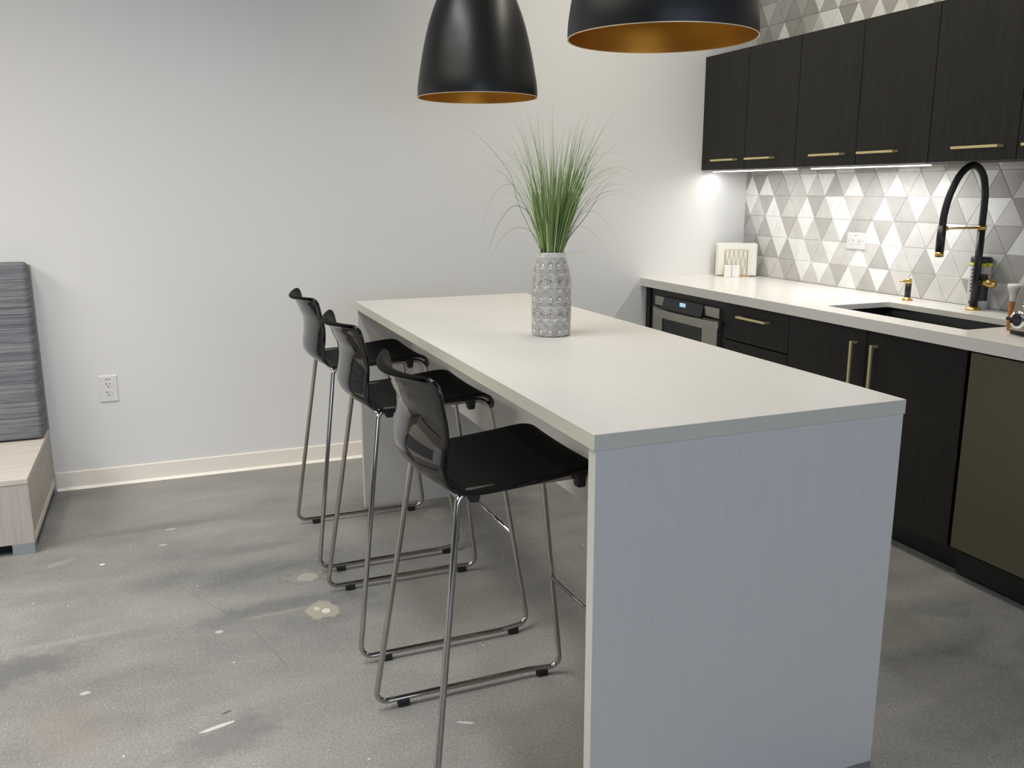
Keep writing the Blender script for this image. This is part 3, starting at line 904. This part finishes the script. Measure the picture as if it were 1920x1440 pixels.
# ------------------------------------------------------------------ faucet and friends
def faucet():
    c = (-.098, -1.706, ZC)
    t = thing('kitchen_faucet', c, 'tall black arched kitchen faucet with brass fittings behind the sink', 'faucet')
    latheo('base_flange', [(0, 0), (.031, 0), (.031, .004), (.022, .011), (.0165, .015), (0, .015)], M['brass'], t, seg=32)
    tubeo('column', [(0, 0, .012), (0, 0, .338)], .0150, M['cap_black'], t, 20)
    # arched hose
    a = [(0, 0, .33), (0, 0, .43), (-.004, 0, .478), (-.022, 0, .536), (-.060, 0, .572), (-.103, 0, .572), (-.150, 0, .534), (-.188, 0, .465), (-.207, 0, .395), (-.212, 0, .335)]
    tubeo('hose', spline(a, 6), .0135, M['rubber'], t, 16)
    sp = bmesh.new(); cyl(sp, (-.2125, 0, .345), (-.2135, 0, .240), .0165, 20); so = obj('spray_head', sp, M['cap_black'], t, smooth=40)
    sp = bmesh.new(); cyl(sp, (-.2135, 0, .241), (-.2137, 0, .222), .0165, 20); obj('nozzle', sp, M['brass'], so, smooth=40)
    ar = bmesh.new(); cyl(ar, (0, 0, .325), (0, 0, .341), .0185, 20); cyl(ar, (0, 0, .333), (-.190, 0, .333), .0042, 10); cyl(ar, (-.186, 0, .333), (-.198, 0, .333), .009, 14)
    obj('holder_arm', ar, M['brass'], t, smooth=40)
    v = bmesh.new(); cyl(v, (0, 0, .112), (.012, -.032, .112), .0135, 18); obj('valve_body', v, M['cap_black'], t, smooth=40)
    v = bmesh.new(); cyl(v, (.011, -.030, .112), (.026, -.071, .112), .0165, 20); k = obj('valve_knob', v, M['brass'], t, smooth=40)
    v = bmesh.new(); cyl(v, (.017, -.047, .118), (.012, -.035, .196), .0034, 10); obj('lever', v, M['brass'], k, smooth=40)
faucet()
def soap():
    c = (-.105, -1.363, ZC)
    t = thing('soap_dispenser', c, 'small black and brass soap dispenser pump behind the sink', 'soap dispenser')
    latheo('base_flange', [(0, 0), (.023, 0), (.023, .004), (.015, .010), (.0125, .016), (0, .016)], M['brass'], t, seg=28)
    tubeo('body', [(0, 0, .012), (0, 0, .077)], .0132, M['cap_black'], t, 20)
    bm = bmesh.new(); cyl(bm, (0, 0, .076), (0, 0, .096), .0140, 20); cyl(bm, (0, 0, .087), (-.048, .0, .086), .0045, 10)
    obj('pump_spout', bm, M['brass'], t, smooth=40)
soap()
def canister():
    c = (-.0475, -1.679, ZC)
    t = thing('wipes_canister', c, 'grey wipes canister with black lid and yellow ring behind the faucet', 'canister')
    latheo('body', [(0, 0), (.038, 0), (.040, .004), (.040, .175), (.038, .178), (0, .178)], M['canister'], t, seg=40)
    latheo('ring', [(.0385, .176), (.0425, .176), (.0425, .189), (.0385, .189)], M['yellow'], t, seg=40)
    latheo('lid', [(.0, .186), (.0405, .188), (.0412, .205), (.038, .212), (.012, .214), (0, .214)], M['cap_black'], t, seg=40)
    bm = bmesh.new()     # printed label: a dark block on the room side of the drum
    def patch(a0, a1, z0, z1):
        N = 8; r = .0404; A = [R(a0+(a1-a0)*i/N) for i in range(N+1)]
        for i in range(N):
            q = [bm.verts.new((r*math.cos(a), r*math.sin(a), z)) for a, z in ((A[i], z0), (A[i+1], z0), (A[i+1], z1), (A[i], z1))]
            bm.faces.new(q)
    patch(212, 282, .035, .145)
    for i in range(7): patch(166+(i % 2)*2, 176, .07+i*.0145, .078+i*.0145)
    patch(168, 176, .022, .034)
    obj('label', bm, M['cap_black'], t)
canister()
def napkins():
    c = Vector((-.132, -.118, ZC)); rz = R(-37)
    t = thing('napkin_holder', c, 'small brass wire napkin holder in the counter corner', 'napkin holder', rz=rz)
    boxo('base', (-.080, -.040, 0), (.080, .040, .006), M['brass'], t, bevel=.001)
    for s in (-1, 1):
        bm = bmesh.new(); y = s*.036
        tube(bm, fillet([(-.062, y, .005), (-.062, y, .150), (.062, y, .150), (.062, y, .005)], .012), .0015, 8)
        for i in range(5):
            x = -.050+.025*i
            for d in (-1, 1):
                pts = [(x + d*(.0125*math.cos(math.pi*(k/10)*1.0)), y, .150-.145*k/10) for k in range(11)]
                tube(bm, [p for p in pts], .0009, 6)
        obj('wire_side', bm, M['brass'], t, smooth=50)
    # the stack of napkins standing in it
    rnd = random.Random(5); g = 'folded napkins in the holder'
    for i in range(6):
        y0 = -.030+.010*i; hw = .105+rnd.uniform(-.004, .004); h = .178+rnd.uniform(-.006, .004); off = rnd.uniform(-.006, .006)
        bm = bmesh.new(); nx, nz = 12, 8; ph = rnd.uniform(0, 6)
        for s in (0, 1):
            G = [[bm.verts.new((off-hw+2*hw*a/nx, y0 + (.0085 if s else 0) + .0006*math.sin(5*a/nx+ph+2.2*b/nz)*(b/nz), .0065 + h*b/nz + .002*math.sin(a*.9+ph)*(b == nz))) for b in range(nz+1)] for a in range(nx+1)]
            for a in range(nx):
                for b in range(nz):
                    q = (G[a][b], G[a+1][b], G[a+1][b+1], G[a][b+1]); bm.faces.new(q if not s else q[::-1])
            if s == 0: G0 = G
        rim0 = [G0[a][0] for a in range(nx+1)] + [G0[nx][b] for b in range(1, nz+1)] + [G0[a][nz] for a in range(nx-1, -1, -1)] + [G0[0][b] for b in range(nz-1, 0, -1)]
        rim1 = [G[a][0] for a in range(nx+1)] + [G[nx][b] for b in range(1, nz+1)] + [G[a][nz] for a in range(nx-1, -1, -1)] + [G[0][b] for b in range(nz-1, 0, -1)]
        m_ = len(rim0)
        for k in range(m_): bm.faces.new((rim0[(k+1) % m_], rim0[k], rim1[k], rim1[(k+1) % m_]))
        bmesh.ops.recalc_face_normals(bm, faces=bm.faces)
        o = obj('paper_napkin', bm, M['paper'], None, smooth=50); o.location = c; o.rotation_euler = (0, 0, rz)
        if i == 0: tag(o, 'white folded paper napkin at the front of the brass holder', 'napkin')
        else: tag(o, 'white folded paper napkin standing behind the front one in the brass holder', 'napkin', g)
    # two square white shakers in front
    ax = Vector((math.cos(rz), math.sin(rz), 0)); nrm = Vector((math.sin(rz), -math.cos(rz), 0))
    for i, s in enumerate((-1, 1)):
        p = c + nrm*.066 + ax*(-.020 + s*.0215)
        sh = thing('shaker', p, 'square white ceramic shaker before the napkin holder, ' + ('left one of the pair' if s < 0 else 'right one of the pair'), 'shaker', rz=rz)
        boxo('body', (-.0205, -.0205, 0), (.0205, .0205, .066), M['ceramic'], sh, bevel=.003)
        bm = bmesh.new()
        for q in ((-.006, 0), (.006, 0), (0, .007)): cyl(bm, (q[0], q[1], .0655), (q[0], q[1], .0664), .0012, 8)
        h = obj('holes', bm, M['slot'], sh); h['kind'] = 'stuff'
napkins()

# ------------------------------------------------------------------ toaster and syrup at the right edge
def toaster():
    c = Vector((-.455, -2.292, ZC)); rz = R(-8)
    t = thing('toaster', c, 'stainless steel toaster at the right edge of the photo beside the sink', 'toaster', rz=rz)
    # end face points to the room; body runs to the right, away from the sink
    prof = [(-.078, .014), (-.076, .04), (-.062, .13), (-.048, .165), (-.02, .183), (.09, .183), (.118, .165), (.132, .13), (.146, .04), (.148, .014)]
    bm = bmesh.new(); prism(bm, [(y, z) for y, z in [(-p[0]*1.0, p[1]) for p in prof]], 0, -.055, .19)
    obj('body', bm, M['steel'], t, smooth=30, bevel=.004)
    bm = bmesh.new(); prism(bm, [(.078, .0), (.078, .016), (-.148, .016), (-.148, .0)], 0, -.05, .185); obj('plinth', bm, M['black'], t)
    bm = bmesh.new(); cyl(bm, (-.054, .028, .056), (-.075, .028, .056), .030, 28); kn = obj('knob', bm, M['chromium'], t, smooth=40)
    bm = bmesh.new(); cyl(bm, (-.0745, .028, .056), (-.0765, .028, .056), .022, 24); box(bm, (-.082, .006, .051), (-.0745, .068, .061)); obj('knob_pointer', bm, M['cap_black'], kn)
    for i in range(4):
        bm = bmesh.new(); cyl(bm, (-.054, .022-.003*i, .100+.013*i), (-.060, .022-.003*i, .100+.013*i), .0055, 14); obj('button', bm, M['chromium'], t, smooth=40)
    bm = bmesh.new(); lathe(bm, [(.055, 0), (.055, .01), (.050, .035), (.036, .055), (.015, .064), (0, .065)], 32, (.06, -.03, .197)); obj('lid', bm, M['cap_black'], t, smooth=40)
    bm = bmesh.new(); cyl(bm, (.06, -.03, .180), (.06, -.03, .199), .045, 28); obj('collar', bm, M['white_plastic'], t, smooth=40)
toaster()
def syrup():
    c = Vector((-.430, -2.158, ZC))
    t = thing('syrup_bottle', c, 'slim bottle of amber liquid with white top beside the toaster', 'bottle')
    latheo('bottle', [(0, 0), (.0125, 0), (.0140, .006), (.0140, .098), (.0125, .103), (0, .103)], M['amber'], t, seg=24)
    latheo('pourer', [(0, .1025), (.0145, .1025), (.0150, .110), (.0165, .130), (.024, .147), (.026, .158), (.022, .163), (0, .163)], M['white_plastic'], t, seg=28)
syrup()

# ------------------------------------------------------------------ outlets
def outlet_back():
    t = thing('wall_outlet', (-3.459, 0, .461), 'white upright duplex outlet low on the white back wall', 'outlet')
    bm = bmesh.new(); w, h = .0405, .0625
    f = [(-w, 0, -h), (w, 0, -h), (w, 0, h), (-w, 0, h)]; g = [(-w+.004, -.006, -h+.004), (w-.004, -.006, -h+.004), (w-.004, -.006, h-.004), (-w+.004, -.006, h-.004)]
    A = [bm.verts.new(p) for p in f]; B = [bm.verts.new(p) for p in g]; bm.faces.new(A[::-1]); bm.faces.new(B)
    for i in range(4): bm.faces.new((A[i], A[(i+1) % 4], B[(i+1) % 4], B[i]))
    bmesh.ops.recalc_face_normals(bm, faces=bm.faces)
    obj('cover_plate', bm, M['white_plastic'], t)
    for s in (1, -1):
        z = .0195*s
        bm = bmesh.new(); pts = []
        for k in range(24):
            a = 2*math.pi*k/24; pts.append((.0172*math.cos(a), z+max(-.0128, min(.0128, .0165*math.sin(a)))))
        prism(bm, pts, 1, -.0075, -.0055); r = obj('receptacle', bm, M['white_plastic'], t, bevel=.0008)
        bm = bmesh.new()
        box(bm, (-.0075, -.0079, z+.000), (-.0052, -.0074, z+.0095)); box(bm, (-.0125, -.0079, z+.0042), (-.0074, -.0074, z+.0058))
        box(bm, (.0056, -.0079, z+.001), (.0076, -.0074, z+.0085))
        prism(bm, [(.0026*math.cos(R(20*k)), z-.0068+.0026*math.sin(R(20*k))) for k in range(18)], 1, -.0079, -.0074)
        obj('slots', bm, M['slot'], r)
    text('lettering', 'L2A-46', .0085, (0, -.0064, .0415), (R(90), 0, 0), M['ink'], t)
outlet_back()
def outlet_tile():
    t = thing('wall_outlet', (-.0062, -.915, 1.100), 'white sideways outlet set in the triangle tile backsplash', 'outlet')
    w, h = .0625, .0405
    bm = bmesh.new()
    A = [bm.verts.new(p) for p in ((0, -w, -h), (0, w, -h), (0, w, h), (0, -w, h))]
    B = [bm.verts.new(p) for p in ((-.0065, -w+.004, -h+.004), (-.0065, w-.004, -h+.004), (-.0065, w-.004, h-.004), (-.0065, -w+.004, h-.004))]
    bm.faces.new(A); bm.faces.new(B)
    for i in range(4): bm.faces.new((A[i], A[(i+1) % 4], B[(i+1) % 4], B[i]))
    bmesh.ops.recalc_face_normals(bm, faces=bm.faces)
    obj('cover_plate', bm, M['white_plastic'], t)
    r = boxo('receptacle', (-.0078, -.034, -.0165), (-.006, .034, .0165), M['white_plastic'], t, bevel=.0008)
    for s in (1, -1):
        bm = bmesh.new()
        y = s*.0205
        box(bm, (-.0083, y-.001-.004, .0045), (-.0077, y+.004, .0066)); box(bm, (-.0083, y-.004, -.0066), (-.0077, y+.004, -.0045))
        box(bm, (-.0083, y-.0115, -.0022), (-.0077, y-.0075, .0022))
        obj('slots', bm, M['ink'], r)
    bm = bmesh.new()
    bm.free()
    for y in (-.046, .046): obj('screw', cyl(bmesh.new(), (-.0064, y, 0), (-.0072, y, 0), .0028, 12), M['steel'], t)
    text('lettering', 'L2A-2', .0085, (-.0068, 0, .0235), (R(90), 0, R(-90)), M['ink'], t)
outlet_tile()

# ------------------------------------------------------------------ bench
def bench():
    bx = -3.719
    t = thing('banquette', (bx, -.385, 0), 'pale wood bench with grey striped back cushion at the left edge of the photo', 'bench')
    L = 1.9
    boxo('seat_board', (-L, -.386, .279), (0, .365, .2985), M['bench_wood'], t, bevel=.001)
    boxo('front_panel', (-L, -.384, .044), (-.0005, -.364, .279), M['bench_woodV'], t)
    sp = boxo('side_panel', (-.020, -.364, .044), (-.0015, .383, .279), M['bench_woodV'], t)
    boxo('base_rail', (-.0016, -.360, .044), (.0012, .34, .072), M['trim_pale'], t)
    boxo('plinth', (-L+.02, -.330, 0), (-.035, .36, .045), M['slot'], t)
    for x in (-.078, -L+.01): boxo('foot', (x, -.384, .0), (x+.075, -.330, .0439), M['foot'], t)
    boxo('foot', (-.078, .33, 0), (-.003, .384, .0439), M['foot'], t)
    boxo('back_board', (-L, .362, .2985), (0, .3845, 1.038), M['board'], t)
    # cushion: slightly leaning block with soft edges
    bm = bmesh.new(); nx, nz = 24, 14
    x0, x1 = -L+.02, -.003
    def yf(z): return .187 + (.268-.187)*((z-.306)/(1.06-.306))
    prism(bm, [(.187, .303), (.361, .303), (.361, 1.052), (.268, 1.060)], 0, x0, x1)
    o = obj('back_cushion', bm, M['fabric'], t, bevel=.020, seg=5)
    for p in o.data.polygons: p.use_smooth = True
    # knot in the seat board
    bm = bmesh.new(); lathe(bm, [(0, .2992), (.016, .2991), (.019, .2984)], 20, (-.215, -.02, 0)); obj('knot', bm, mat('knot_brown', lin((176, 140, 92)), .6), t)
bench()
